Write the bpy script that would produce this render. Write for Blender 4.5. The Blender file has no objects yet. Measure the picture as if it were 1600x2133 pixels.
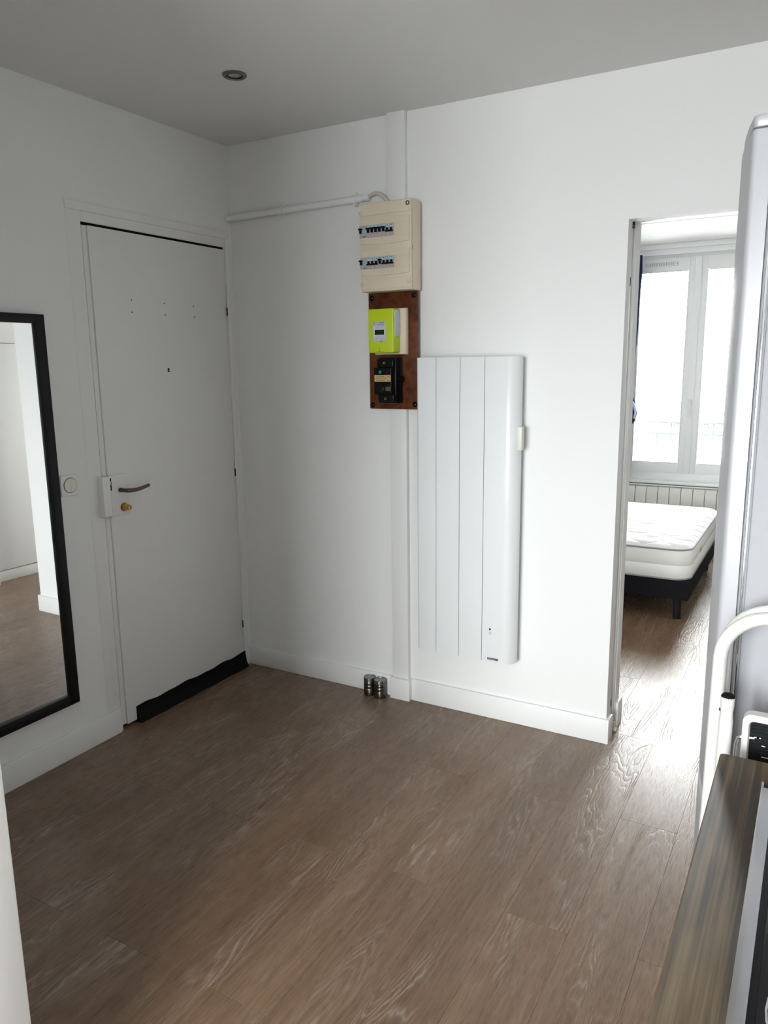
import bpy, bmesh, math, random
from mathutils import Vector, Matrix
random.seed(7)

# ------------------------------------------------------------------ camera, world, light
scn = bpy.context.scene
COL = scn.collection
CAM = Vector((2.47005, -2.91321, 1.51107))
F_PX, YAW, PITCH, ROLL = 1592.13, 0.51917, 0.19070, -0.013115      # focal length in pixels of the 1600x2133 frame
_f = Vector((-math.sin(YAW)*math.cos(PITCH), math.cos(YAW)*math.cos(PITCH), -math.sin(PITCH)))
_r0 = Vector((math.cos(YAW), math.sin(YAW), 0)); _u0 = _r0.cross(_f)
_r = _r0*math.cos(ROLL) + _u0*math.sin(ROLL); _u = -_r0*math.sin(ROLL) + _u0*math.cos(ROLL)
cam_data = bpy.data.cameras.new('camera')
cam_data.sensor_fit = 'HORIZONTAL'; cam_data.sensor_width = 36.0; cam_data.lens = F_PX/1600*36.0
cam_data.clip_start = 0.02
cam = bpy.data.objects.new('camera', cam_data); COL.objects.link(cam)
cam.matrix_world = Matrix(((_r.x, _u.x, -_f.x, CAM.x), (_r.y, _u.y, -_f.y, CAM.y), (_r.z, _u.z, -_f.z, CAM.z), (0, 0, 0, 1)))
scn.camera = cam

def on(px, py, ax, v):
    """point where the pixel's ray meets the plane coordinate[ax] = v"""
    d = _f + _r*((px-800)/F_PX) - _u*((py-1066.5)/F_PX)
    t = (v-CAM[ax])/d[ax]
    return CAM + d*t

SKY = 40.0
GROUND = 18.0
world = bpy.data.worlds.new('overcast_sky'); scn.world = world; world.use_nodes = True
nt = world.node_tree; nt.nodes.clear()
wo = nt.nodes.new('ShaderNodeOutputWorld'); bg = nt.nodes.new('ShaderNodeBackground')
tc = nt.nodes.new('ShaderNodeTexCoord'); sx = nt.nodes.new('ShaderNodeSeparateXYZ')
mr = nt.nodes.new('ShaderNodeMapRange'); mr.inputs['From Min'].default_value = -0.12; mr.inputs['From Max'].default_value = 0.12
mr.inputs['To Min'].default_value = GROUND; mr.inputs['To Max'].default_value = SKY
bg.inputs['Color'].default_value = (0.97, 0.985, 1.0, 1)
nt.links.new(tc.outputs['Generated'], sx.inputs[0]); nt.links.new(sx.outputs['Z'], mr.inputs['Value'])
nt.links.new(mr.outputs[0], bg.inputs['Strength']); nt.links.new(bg.outputs[0], wo.inputs[0])

def portal(name, loc, rot, w, h):                      # daylight sampling at a window opening
    l = bpy.data.lights.new(name, 'AREA'); l.shape = 'RECTANGLE'; l.size = w; l.size_y = h
    l.cycles.is_portal = True
    o = bpy.data.objects.new(name, l); COL.objects.link(o); o.location = loc; o.rotation_euler = rot
REAR_Y = -4.9
RW = (0.98, 2.64, 0.62, 2.22)                          # rear window opening x0 x1 z0 z1
BY = 3.90                                              # bedroom window wall
BW3 = (-1.25, -0.20)                                   # unseen second bedroom window, added for brightness, x range
BW = (0.98, 2.04, 0.50, 2.36)                          # bedroom window opening
portal('portal_rear_window', ((RW[0]+RW[1])/2, REAR_Y-0.16, (RW[2]+RW[3])/2), (math.radians(90), 0, 0), RW[1]-RW[0], RW[3]-RW[2])
portal('portal_bedroom_window_added', ((BW3[0]+BW3[1])/2, BY+0.19, (BW[2]+BW[3])/2), (math.radians(-90), 0, 0), BW3[1]-BW3[0], BW[3]-BW[2])
portal('portal_bedroom_window', ((BW[0]+BW[1])/2, BY+0.19, (BW[2]+BW[3])/2), (math.radians(-90), 0, 0), BW[1]-BW[0], BW[3]-BW[2])

vs = scn.view_settings
vs.view_transform = 'Standard'; vs.look = 'None'; vs.gamma = 1.0; vs.use_curve_mapping = False
vs.exposure = 0.0

# ------------------------------------------------------------------ materials
MATS = {}
def mat(name, col, rough=0.5, metal=0.0, spec=0.5, bump=None, emis=None, coat=0.0, trans=0.0, vary=None):
    if name in MATS: return MATS[name]
    m = bpy.data.materials.new(name); m.use_nodes = True
    n = m.node_tree; b = n.nodes['Principled BSDF']
    b.inputs['Base Color'].default_value = (*col, 1); b.inputs['Roughness'].default_value = rough
    b.inputs['Metallic'].default_value = metal; b.inputs['Specular IOR Level'].default_value = spec
    b.inputs['Coat Weight'].default_value = coat; b.inputs['Transmission Weight'].default_value = trans
    t = n.nodes.new('ShaderNodeTexCoord')
    if vary:                                           # (scale, amount) soft blotches of the thing's own colour
        nz = n.nodes.new('ShaderNodeTexNoise'); nz.inputs['Scale'].default_value = vary[0]; nz.inputs['Detail'].default_value = 5
        n.links.new(t.outputs['Object'], nz.inputs['Vector'])
        mx = n.nodes.new('ShaderNodeMix'); mx.data_type = 'RGBA'
        k = vary[1]
        mx.inputs['A'].default_value = (*[c*(1-k) for c in col], 1); mx.inputs['B'].default_value = (*[min(1, c*(1+k)) for c in col], 1)
        n.links.new(nz.outputs['Fac'], mx.inputs['Factor']); n.links.new(mx.outputs['Result'], b.inputs['Base Color'])
    if bump:                                           # (scale, strength, distance)
        nz = n.nodes.new('ShaderNodeTexNoise'); nz.inputs['Scale'].default_value = bump[0]; nz.inputs['Detail'].default_value = 3
        n.links.new(t.outputs['Object'], nz.inputs['Vector'])
        bp = n.nodes.new('ShaderNodeBump'); bp.inputs['Strength'].default_value = bump[1]; bp.inputs['Distance'].default_value = bump[2]
        n.links.new(nz.outputs['Fac'], bp.inputs['Height']); n.links.new(bp.outputs[0], b.inputs['Normal'])
    MATS[name] = m
    return m

WALL = mat('wall_paint', (0.845, 0.845, 0.84), 0.55, spec=0.3, bump=(55, 0.10, 0.004))
CEIL = mat('ceiling_paint', (0.79, 0.79, 0.775), 0.8, spec=0.2, bump=(90, 0.10, 0.003))
TRIM = mat('trim_gloss_paint', (0.85, 0.85, 0.845), 0.32, spec=0.5, bump=(18, 0.05, 0.004))
DOORP = mat('door_paint', (0.83, 0.828, 0.815), 0.42, spec=0.4, bump=(30, 0.12, 0.003), vary=(3, 0.015))
WHITEP = mat('white_plastic', (0.84, 0.845, 0.84), 0.3)
CREAMP = mat('cream_plastic', (0.77, 0.75, 0.68), 0.4)
HEATER = mat('heater_enamel', (0.80, 0.82, 0.83), 0.22, spec=0.5)
BLACK = mat('black_paint', (0.006, 0.006, 0.007), 0.42, spec=0.25)
BLACKR = mat('black_rubber', (0.004, 0.004, 0.004), 0.75, spec=0.15)
BAKE = mat('black_bakelite', (0.004, 0.004, 0.004), 0.3, spec=0.2)
DARK = mat('dark_gap', (0.012, 0.012, 0.012), 0.9, spec=0.0)
SHADOWGREY = mat('grey_gap', (0.20, 0.19, 0.17), 0.9, spec=0.0)
BEIGE = mat('aged_beige_plastic', (0.74, 0.645, 0.51), 0.5, spec=0.35, vary=(9, 0.06))
BEIGE2 = mat('beige_backplate', (0.74, 0.64, 0.50), 0.5, spec=0.3)
BEIGED = mat('beige_screw', (0.42, 0.32, 0.20), 0.6)
LIME = mat('lime_green_plastic', (0.52, 0.66, 0.012), 0.42)
MGREY = mat('meter_grey_plastic', (0.55, 0.57, 0.62), 0.45)
LCD = mat('dark_green_display', (0.004, 0.022, 0.008), 0.12)
BREAK = mat('breaker_grey', (0.42, 0.45, 0.47), 0.5)
BREAKL = mat('breaker_label_blue', (0.50, 0.64, 0.72), 0.5)
PINK = mat('breaker_marking_pink', (0.60, 0.42, 0.42), 0.6)
INK = mat('printed_ink', (0.03, 0.03, 0.035), 0.7)
INKG = mat('printed_ink_grey', (0.35, 0.36, 0.38), 0.7)
BRASS = mat('brass', (0.62, 0.38, 0.13), 0.3, metal=1.0)
BRONZE = mat('worn_bronze', (0.17, 0.13, 0.10), 0.35, metal=1.0)
BRASSP = mat('brass_nameplate', (0.66, 0.47, 0.24), 0.45, metal=0.4)
STEEL = mat('brushed_steel', (0.52, 0.52, 0.53), 0.28, metal=1.0, bump=(140, 0.05, 0.001))
STEELD = mat('dark_steel', (0.16, 0.155, 0.145), 0.25, metal=1.0)
CHROME = mat('chrome', (0.75, 0.76, 0.77), 0.1, metal=1.0)
NICKEL = mat('spotlight_nickel', (0.20, 0.19, 0.17), 0.35, metal=0.9)
MIRROR = mat('mirror_silver', (0.93, 0.94, 0.94), 0.01, metal=1.0)
GREENB = mat('green_button', (0.01, 0.25, 0.15), 0.4)
FRIDGE = mat('fridge_silver', (0.42, 0.42, 0.445), 0.42, metal=0.2, spec=0.4, bump=(260, 0.06, 0.001))
FRIDGES = mat('fridge_side_grey', (0.33, 0.33, 0.35), 0.5, spec=0.3, bump=(260, 0.08, 0.001))
SEAL = mat('grey_door_seal', (0.30, 0.31, 0.33), 0.6)
LADDER = mat('white_tube_enamel', (0.64, 0.625, 0.60), 0.28, vary=(25, 0.03))
PAD = mat('black_tread_rubber', (0.006, 0.007, 0.008), 0.7, spec=0.2)
CABINET = mat('cabinet_white', (0.80, 0.80, 0.80), 0.4)
WARD = mat('wardrobe_warm_white', (0.82, 0.81, 0.78), 0.4)
PVC = mat('window_pvc', (0.93, 0.945, 0.945), 0.3)
RADI = mat('radiator_enamel', (0.80, 0.80, 0.77), 0.35)
TICK = mat('mattress_ticking', (0.83, 0.83, 0.81), 0.85, spec=0.1, bump=(160, 0.15, 0.002))
PIPING = mat('grey_piping', (0.28, 0.28, 0.30), 0.8)
BOXF = mat('charcoal_fabric', (0.012, 0.012, 0.015), 0.9, spec=0.1, bump=(400, 0.3, 0.001))
NAVY = mat('navy_curtain_cloth', (0.012, 0.018, 0.05), 0.85, spec=0.1)
PALEB = mat('pale_blue_lining', (0.45, 0.58, 0.74), 0.8, spec=0.1)
RAIL = mat('railing_grey_paint', (0.085, 0.092, 0.108), 0.6, spec=0.2)
CABLE = mat('grey_cable', (0.62, 0.60, 0.55), 0.55, vary=(60, 0.15))
ALU = mat('aluminium_track', (0.62, 0.62, 0.62), 0.4, metal=0.6)
GLASSB = mat('black_ceramic_glass', (0.006, 0.006, 0.008), 0.06)
MARBLE_MARK = mat('worn_mark_brown', (0.38, 0.20, 0.08), 0.7)
LAMPG = mat('lamp_glass', (0.42, 0.40, 0.37), 0.2)

def glass_mat():
    m = bpy.data.materials.new('window_glass'); m.use_nodes = True; n = m.node_tree; n.nodes.clear()
    o = n.nodes.new('ShaderNodeOutputMaterial'); t = n.nodes.new('ShaderNodeBsdfTransparent'); g = n.nodes.new('ShaderNodeBsdfGlossy')
    g.inputs['Roughness'].default_value = 0.02; t.inputs[0].default_value = (0.97, 0.985, 0.98, 1)
    mx = n.nodes.new('ShaderNodeMixShader'); fr = n.nodes.new('ShaderNodeFresnel'); fr.inputs['IOR'].default_value = 1.45
    n.links.new(fr.outputs[0], mx.inputs[0]); n.links.new(t.outputs[0], mx.inputs[1]); n.links.new(g.outputs[0], mx.inputs[2])
    n.links.new(mx.outputs[0], o.inputs[0]); return m
GLASS = glass_mat()

def wood_floor():
    m = bpy.data.materials.new('limed_oak_plank'); m.use_nodes = True; n = m.node_tree; L = n.links.new
    b = n.nodes['Principled BSDF']
    def N(t): return n.nodes.new(t)
    tc = N('ShaderNodeTexCoord'); oi = N('ShaderNodeObjectInfo')
    mul = N('ShaderNodeVectorMath'); mul.operation = 'SCALE'; mul.inputs[0].default_value = (17.3, 71.7, 5.1); L(oi.outputs['Random'], mul.inputs['Scale'])
    add = N('ShaderNodeVectorMath'); add.operation = 'ADD'; L(tc.outputs['Object'], add.inputs[0]); L(mul.outputs[0], add.inputs[1])
    def stretched(sx, sy, scale, detail, rough=0.5, dist=0.0):
        mp = N('ShaderNodeMapping'); mp.inputs['Scale'].default_value = (sx, sy, 1); L(add.outputs[0], mp.inputs['Vector'])
        z = N('ShaderNodeTexNoise'); z.inputs['Scale'].default_value = scale; z.inputs['Detail'].default_value = detail
        z.inputs['Roughness'].default_value = rough; z.inputs['Distortion'].default_value = dist
        L(mp.outputs[0], z.inputs['Vector']); return z.outputs['Fac']
    def math_(op, a, bb=None, c=None):
        q = N('ShaderNodeMath'); q.operation = op
        for i, v in enumerate((a, bb, c)):
            if v is None: continue
            if hasattr(v, 'is_linked'): L(v, q.inputs[i])
            else: q.inputs[i].default_value = v
        return q.outputs[0]
    def ramp(fac, stops):
        r = N('ShaderNodeValToRGB'); e = r.color_ramp.elements
        while len(e) < len(stops): e.new(0.5)
        for i, (p, c) in enumerate(stops): e[i].position = p; e[i].color = (c, c, c, 1) if not isinstance(c, tuple) else (*c, 1)
        L(fac, r.inputs[0]); return r.outputs[0]
    field = stretched(6.5, 0.85, 1.0, 2.5, 0.45, 0.35)          # cathedral grain = contour lines of a stretched field
    wob = stretched(75, 26, 1.0, 3)
    f2 = math_('ADD', field, math_('MULTIPLY', wob, 0.024))
    rings = math_('PINGPONG', math_('MULTIPLY', f2, 34.0), 0.5)
    lines = ramp(rings, [(0.0, 1.0), (0.16, 0.25), (0.42, 0.0), (1.0, 0.0)])
    band = ramp(field, [(0.36, 0.1), (0.5, 1.0), (0.56, 1.0), (0.66, 0.15)])
    patch = ramp(stretched(5, 1.6, 1.0, 2), [(0.46, 0.10), (0.56, 1.0)])
    fine = stretched(380, 15, 1.0, 3, 0.6)
    flick = stretched(300, 9, 1.0, 2, 0.5)
    fine2 = stretched(95, 2.4, 1.0, 5, 0.7)
    tone = stretched(9, 0.8, 1.0, 3)
    lw = math_('MULTIPLY', math_('MULTIPLY', lines, band), patch)
    base = ramp(math_('ADD', math_('MULTIPLY', fine2, 0.6), math_('MULTIPLY', tone, 0.4)),
                [(0.32, (0.124, 0.069, 0.037)), (0.50, (0.186, 0.110, 0.063)), (0.68, (0.250, 0.160, 0.098))])
    hs = N('ShaderNodeHueSaturation'); L(base, hs.inputs['Color'])
    L(math_('ADD', math_('MULTIPLY', oi.outputs['Random'], 0.12), 0.94), hs.inputs['Value'])
    mx = N('ShaderNodeMix'); mx.data_type = 'RGBA'; L(hs.outputs[0], mx.inputs['A']); mx.inputs['B'].default_value = (0.36, 0.29, 0.235, 1)
    L(math_('MULTIPLY', lw, 0.85), mx.inputs['Factor'])
    mx2 = N('ShaderNodeMix'); mx2.data_type = 'RGBA'; L(mx.outputs['Result'], mx2.inputs['A']); mx2.inputs['B'].default_value = (0.10, 0.068, 0.052, 1)
    L(math_('MULTIPLY', ramp(fine, [(0.36, 1.0), (0.46, 0.0)]), 0.45), mx2.inputs['Factor'])
    # knots
    vo = N('ShaderNodeTexVoronoi'); vo.inputs['Scale'].default_value = 1.0
    mp = N('ShaderNodeMapping'); mp.inputs['Scale'].default_value = (3.2, 1.5, 1); L(add.outputs[0], mp.inputs['Vector']); L(mp.outputs[0], vo.inputs['Vector'])
    kn = ramp(vo.outputs['Distance'], [(0.0, 1.0), (0.035, 0.8), (0.06, 0.0)])
    mx3 = N('ShaderNodeMix'); mx3.data_type = 'RGBA'; L(mx2.outputs['Result'], mx3.inputs['A']); mx3.inputs['B'].default_value = (0.33, 0.28, 0.235, 1)
    L(math_('MULTIPLY', kn, math_('MULTIPLY', fine2, 0.8)), mx3.inputs['Factor'])
    mx4 = N('ShaderNodeMix'); mx4.data_type = 'RGBA'; L(mx3.outputs['Result'], mx4.inputs['A']); mx4.inputs['B'].default_value = (0.34, 0.265, 0.21, 1)
    L(math_('MULTIPLY', ramp(flick, [(0.56, 0.0), (0.70, 1.0)]), 0.20), mx4.inputs['Factor'])
    L(mx4.outputs['Result'], b.inputs['Base Color'])
    L(math_('ADD', math_('MULTIPLY', fine, 0.14), 0.21), b.inputs['Roughness'])
    b.inputs['Specular IOR Level'].default_value = 0.5
    bp = N('ShaderNodeBump'); bp.inputs['Strength'].default_value = 0.65; bp.inputs['Distance'].default_value = 0.0012
    L(math_('SUBTRACT', fine, math_('MULTIPLY', lw, 0.9)), bp.inputs['Height']); L(bp.outputs[0], b.inputs['Normal'])
    return m
OAK = wood_floor()

def wood_streak(name, c0, c1, c2, rough, sx=34, sy=1.2):
    m = bpy.data.materials.new(name); m.use_nodes = True; n = m.node_tree; L = n.links.new; b = n.nodes['Principled BSDF']
    t = n.nodes.new('ShaderNodeTexCoord')
    def nz(s, d):
        mp = n.nodes.new('ShaderNodeMapping'); mp.inputs['Scale'].default_value = s; L(t.outputs['Object'], mp.inputs['Vector'])
        z = n.nodes.new('ShaderNodeTexNoise'); z.inputs['Scale'].default_value = 1; z.inputs['Detail'].default_value = d; z.inputs['Roughness'].default_value = 0.62
        z.inputs['Distortion'].default_value = 0.4
        L(mp.outputs[0], z.inputs['Vector']); return z.outputs['Fac']
    r = n.nodes.new('ShaderNodeValToRGB'); e = r.color_ramp.elements; e.new(0.5)
    for i, (p, c) in enumerate(((0.39, c0), (0.49, c1), (0.60, c2))): e[i].position = p; e[i].color = (*c, 1)
    ad = n.nodes.new('ShaderNodeMath'); ad.operation = 'MULTIPLY_ADD'; ad.inputs[1].default_value = 0.6
    half = n.nodes.new('ShaderNodeMath'); half.operation = 'MULTIPLY'; half.inputs[1].default_value = 0.4
    L(nz((9, 1.8, 9), 3), half.inputs[0]); L(nz((sx, sy, sx), 6), ad.inputs[0]); L(half.outputs[0], ad.inputs[2]); L(ad.outputs[0], r.inputs[0])
    L(r.outputs[0], b.inputs['Base Color']); b.inputs['Roughness'].default_value = rough; b.inputs['Specular IOR Level'].default_value = 0.22
    bp = n.nodes.new('ShaderNodeBump'); bp.inputs['Strength'].default_value = 0.15; bp.inputs['Distance'].default_value = 0.001
    L(nz((150, 4, 150), 3), bp.inputs['Height']); L(bp.outputs[0], b.inputs['Normal'])
    return m
WORKTOP = wood_streak('walnut_laminate', (0.030, 0.018, 0.009), (0.118, 0.078, 0.038), (0.200, 0.145, 0.078), 0.5, 110, 2.2)
BOARD = wood_streak('varnished_dark_board', (0.055, 0.014, 0.005), (0.105, 0.030, 0.010), (0.15, 0.050, 0.018), 0.35, 30, 30)

def quilt_mat():
    m = bpy.data.materials.new('quilted_top_cloth'); m.use_nodes = True; n = m.node_tree; L = n.links.new; b = n.nodes['Principled BSDF']
    b.inputs['Base Color'].default_value = (0.84, 0.84, 0.83, 1); b.inputs['Roughness'].default_value = 0.85
    t = n.nodes.new('ShaderNodeTexCoord'); outs = []
    for ang in (0.9, -0.9):
        mp = n.nodes.new('ShaderNodeMapping'); mp.inputs['Rotation'].default_value = (0, 0, ang); L(t.outputs['Object'], mp.inputs['Vector'])
        w = n.nodes.new('ShaderNodeTexWave'); w.inputs['Scale'].default_value = 2.6; w.inputs['Distortion'].default_value = 1.2; w.inputs['Detail Scale'].default_value = 1.0
        L(mp.outputs[0], w.inputs['Vector']); outs.append(w.outputs['Fac'])
    mn = n.nodes.new('ShaderNodeMath'); mn.operation = 'MULTIPLY'; L(outs[0], mn.inputs[0]); L(outs[1], mn.inputs[1])
    pw = n.nodes.new('ShaderNodeMath'); pw.operation = 'POWER'; pw.inputs[1].default_value = 0.35; L(mn.outputs[0], pw.inputs[0])
    bp = n.nodes.new('ShaderNodeBump'); bp.inputs['Strength'].default_value = 0.7; bp.inputs['Distance'].default_value = 0.02
    L(pw.outputs[0], bp.inputs['Height']); L(bp.outputs[0], b.inputs['Normal']); return m
QUILT = quilt_mat()

# ------------------------------------------------------------------ mesh helpers (all shapes in world metres)
class MB:
    def __init__(s): s.bm = bmesh.new()
    def _merge(s, tmp):
        me = bpy.data.meshes.new('tmp'); tmp.to_mesh(me); tmp.free(); s.bm.from_mesh(me); bpy.data.meshes.remove(me); return s
    def box(s, x0, x1, y0, y1, z0, z1, bev=0.0, seg=2):
        t = bmesh.new(); bmesh.ops.create_cube(t, size=1)
        x0, x1 = sorted((x0, x1)); y0, y1 = sorted((y0, y1)); z0, z1 = sorted((z0, z1))
        for v in t.verts: v.co = Vector((x0+(v.co.x+.5)*(x1-x0), y0+(v.co.y+.5)*(y1-y0), z0+(v.co.z+.5)*(z1-z0)))
        if bev > 0:
            bev = min(bev, 0.45*min(x1-x0, y1-y0, z1-z0))
            bmesh.ops.bevel(t, geom=t.edges[:], offset=bev, segments=seg, affect='EDGES', profile=0.5)
        return s._merge(t)
    def prism(s, pts, axis, a, b, bev=0.0):
        """pts: 2-D outline in the two other axes (in x,y,z order), extruded along axis from a to b"""
        t = bmesh.new(); vs_ = []
        for p in pts:
            c = [0, 0, 0]; o = [i for i in range(3) if i != axis]; c[o[0]], c[o[1]] = p; c[axis] = a; vs_.append(t.verts.new(c))
        f = t.faces.new(vs_); r = bmesh.ops.extrude_face_region(t, geom=[f])
        d = [0, 0, 0]; d[axis] = b-a
        bmesh.ops.translate(t, verts=[g for g in r['geom'] if isinstance(g, bmesh.types.BMVert)], vec=d)
        bmesh.ops.recalc_face_normals(t, faces=t.faces[:])
        if bev > 0:
            es = [e for e in t.edges if abs(e.verts[0].co[axis]-e.verts[1].co[axis]) < 1e-6]
            bmesh.ops.bevel(t, geom=es, offset=bev, segments=2, affect='EDGES', profile=0.5)
        return s._merge(t)
    def cyl(s, p, q, r, r2=None, seg=20, cap=True):
        p, q = Vector(p), Vector(q); d = q-p; t = bmesh.new()
        bmesh.ops.create_cone(t, cap_ends=cap, segments=seg, radius1=r, radius2=r if r2 is None else r2, depth=d.length)
        bmesh.ops.transform(t, matrix=Matrix.Translation((p+q)/2) @ d.to_track_quat('Z', 'Y').to_matrix().to_4x4(), verts=t.verts[:])
        return s._merge(t)
    def tube(s, path, r, seg=12):
        path = [Vector(p) for p in path]; t = bmesh.new(); rings = []; rad = r if isinstance(r, (list, tuple)) else [r]*len(path)
        up = None
        for i, p in enumerate(path):
            d = (path[min(i+1, len(path)-1)]-path[max(i-1, 0)]).normalized()
            if up is None: up = d.orthogonal().normalized()
            else: up = (up-d*up.dot(d)).normalized()
            w = d.cross(up)
            rings.append([t.verts.new(p+(up*math.cos(a)+w*math.sin(a))*rad[i]) for a in [2*math.pi*k/seg for k in range(seg)]])
        for a, b in zip(rings, rings[1:]):
            for k in range(seg): t.faces.new((a[k], a[(k+1) % seg], b[(k+1) % seg], b[k]))
        t.faces.new(rings[0][::-1]); t.faces.new(rings[-1])
        bmesh.ops.recalc_face_normals(t, faces=t.faces[:])
        return s._merge(t)
    def lathe(s, prof, c, axis=(0, 0, 1), seg=32):
        """prof: (radius, height) along axis from c"""
        t = bmesh.new(); M = Vector(axis).to_track_quat('Z', 'Y').to_matrix().to_4x4(); c = Vector(c); rings = []
        for r, h in prof:
            r = max(r, 1e-5)
            rings.append([t.verts.new(c + M @ Vector((r*math.cos(2*math.pi*k/seg), r*math.sin(2*math.pi*k/seg), h))) for k in range(seg)])
        for a, b in zip(rings, rings[1:]):
            for k in range(seg): t.faces.new((a[k], a[(k+1) % seg], b[(k+1) % seg], b[k]))
        bmesh.ops.recalc_face_normals(t, faces=t.faces[:])
        return s._merge(t)
    def grid(s, rows):
        t = bmesh.new(); vv = [[t.verts.new(p) for p in r] for r in rows]
        for a, b in zip(vv, vv[1:]):
            for k in range(len(a)-1): t.faces.new((a[k], a[k+1], b[k+1], b[k]))
        bmesh.ops.recalc_face_normals(t, faces=t.faces[:])
        return s._merge(t)
    def build(s, name, m, parent=None, smooth=True, ang=35):
        org = origin(parent)
        for v in s.bm.verts: v.co -= org
        me = bpy.data.meshes.new(name); s.bm.to_mesh(me); s.bm.free(); me.materials.append(m)
        if smooth:
            me.polygons.foreach_set('use_smooth', [True]*len(me.polygons))
            me.set_sharp_from_angle(angle=math.radians(ang))
        o = bpy.data.objects.new(name, me); COL.objects.link(o)
        if parent: o.parent = parent
        return o
def origin(p):
    v = Vector((0, 0, 0))
    while p is not None: v += p.location; p = p.parent
    return v
def thing(name, label, cat, loc, group=None):
    o = bpy.data.objects.new(name, None); COL.objects.link(o); o.location = loc; o.empty_display_size = 0.05
    o['label'] = label; o['category'] = cat
    if group: o['group'] = group
    return o
def tag(o, label, cat, group=None):
    o['label'] = label; o['category'] = cat
    if group: o['group'] = group
    return o
def struct(o, label=None):
    o['kind'] = 'structure'
    if label: o['label'] = label
    return o
def sempty(name, label, loc):
    o = bpy.data.objects.new(name, None); COL.objects.link(o); o.location = loc; o.empty_display_size = 0.05
    return struct(o, label)
def rrect(x0, x1, z0, z1, r, n=5):
    out = []
    for cx, cz, a0 in ((x1-r, z1-r, 0), (x0+r, z1-r, 90), (x0+r, z0+r, 180), (x1-r, z0+r, 270)):
        for k in range(n+1):
            a = math.radians(a0+90*k/n); out.append((cx+r*math.cos(a), cz+r*math.sin(a)))
    return out

# ------------------------------------------------------------------ room dimensions
H = 2.50
XR = 3.02                    # right wall
DX0, DX1, DZ = 1.82, 2.62, 2.005   # doorway to the bedroom
WT = 0.215                    # back wall thickness
BH = 2.44                    # bedroom ceiling
BXL, BXR = -1.70, 3.26       # bedroom side walls

# floor: slab with one object per plank, laid along y in half bond
fl = MB().box(BXL-0.1, XR+0.4, REAR_Y-0.2, BY+0.2, -0.06, -0.008).build('floor', DARK, smooth=False)
struct(fl, 'grey brown limed oak plank floor')
PW, PL = 0.182, 1.21
pm = MB().box(0.0001, PW-0.0001, 0.0003, PL-0.0003, -0.009, 0.0, 0.0004, 1).build('plank', OAK, fl)
first = True
for k in range(-20, 9):
    y0 = -1.11 if k % 2 == 0 else -0.502
    n0 = -4
    for n in range(n0, 5):
        ya = y0 + n*PL
        if ya > BY+0.1 or ya+PL < REAR_Y-0.1: continue
        xa = 1.81 + k*PW
        if ya+PL < 0.1 and (xa < -0.2 or xa > XR): continue
        if ya > 0.2 and xa > BXR: continue
        if first: o = pm; first = False
        else: o = pm.copy(); COL.objects.link(o); o.parent = fl
        o.location = (xa, ya, 0)

struct(MB().box(-0.15, XR+0.15, REAR_Y-0.2, WT, H, H+0.1).build('ceiling', CEIL, smooth=False), 'matt white ceiling of the entrance room')
struct(MB().box(BXL-0.1, BXR+0.1, WT, BY+0.2, BH, BH+0.1).build('ceiling_bedroom', CEIL, smooth=False), 'white bedroom ceiling')

# left wall with the entrance door opening
DY0, DY1, DH = -0.853, -0.048, 2.052
w = MB().box(-0.15, 0, REAR_Y-0.2, DY0-0.001, 0, H).box(-0.15, 0, DY1, WT, 0, H).box(-0.15, 0, DY0-0.001, DY1, DH, H).box(-0.15, -0.09, DY0-0.001, DY1, 0, DH)
struct(w.build('wall_left', WALL, smooth=False), 'white painted wall with the entrance door and the mirror')
# back wall with pocket doorway
w = MB().box(0, 1.70, 0, WT, 0, H).box(1.70, DX0, 0, 0.062, 0, H).box(1.70, DX0, 0.146, WT, 0, H).box(1.70, DX0, 0.062, 0.146, DZ+0.05, H)
w.box(DX0, DX1, 0, 0.062, DZ, H).box(DX0, DX1, 0.146, WT, DZ+0.012, H).box(DX0, DX1, 0.062, 0.146, DZ+0.05, H)
w.box(DX1, XR+0.25, 0, WT, 0, H)
struct(w.build('wall_back', WALL, smooth=False), 'white wall carrying the electric panel and heater')
struct(MB().box(XR, XR+0.15, REAR_Y-0.2, 0, 0, H).build('wall_right', WALL, smooth=False), 'white wall behind the kitchen units')
w = MB().box(0, RW[0], REAR_Y-0.2, REAR_Y, 0, H).box(RW[1], XR, REAR_Y-0.2, REAR_Y, 0, H).box(RW[0], RW[1], REAR_Y-0.2, REAR_Y, 0, RW[2]).box(RW[0], RW[1], REAR_Y-0.2, REAR_Y, RW[3], H)
struct(w.build('wall_rear', WALL, smooth=False), 'white wall with the kitchen window')
PX, PY0, PY1 = 1.262, -2.36, -2.172
struct(MB().box(0, PX, PY0, PY1, 0, H, 0.004).build('wall_partition', WALL), 'end of a white partition wall')
w = MB().box(BXL-0.1, BXL, WT, BY, 0, BH)
struct(w.build('wall_bedroom_left', WALL, smooth=False), 'white bedroom side wall')
struct(MB().box(BXR, BXR+0.1, WT, BY, 0, BH).build('wall_bedroom_right', WALL, smooth=False), 'white bedroom side wall behind the wardrobe')
struct(MB().box(BXL, -0.15, WT-0.12, WT, 0, BH).build('wall_bedroom_front', WALL, smooth=False), 'white bedroom wall')
w = MB().box(BXL, BW3[0], BY, BY+0.2, 0, BH).box(BW3[0], BW3[1], BY, BY+0.2, 0, BW[2]).box(BW3[0], BW3[1], BY, BY+0.2, BW[3], BH).box(BW3[1], BW[0], BY, BY+0.2, 0, BH).box(BW[1], BXR, BY, BY+0.2, 0, BH).box(BW[0], BW[1], BY, BY+0.2, 0, BW[2]).box(BW[0], BW[1], BY, BY+0.2, BW[3], BH)
struct(w.build('wall_bedroom_window', WALL, smooth=False), 'white bedroom wall around the window')

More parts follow.
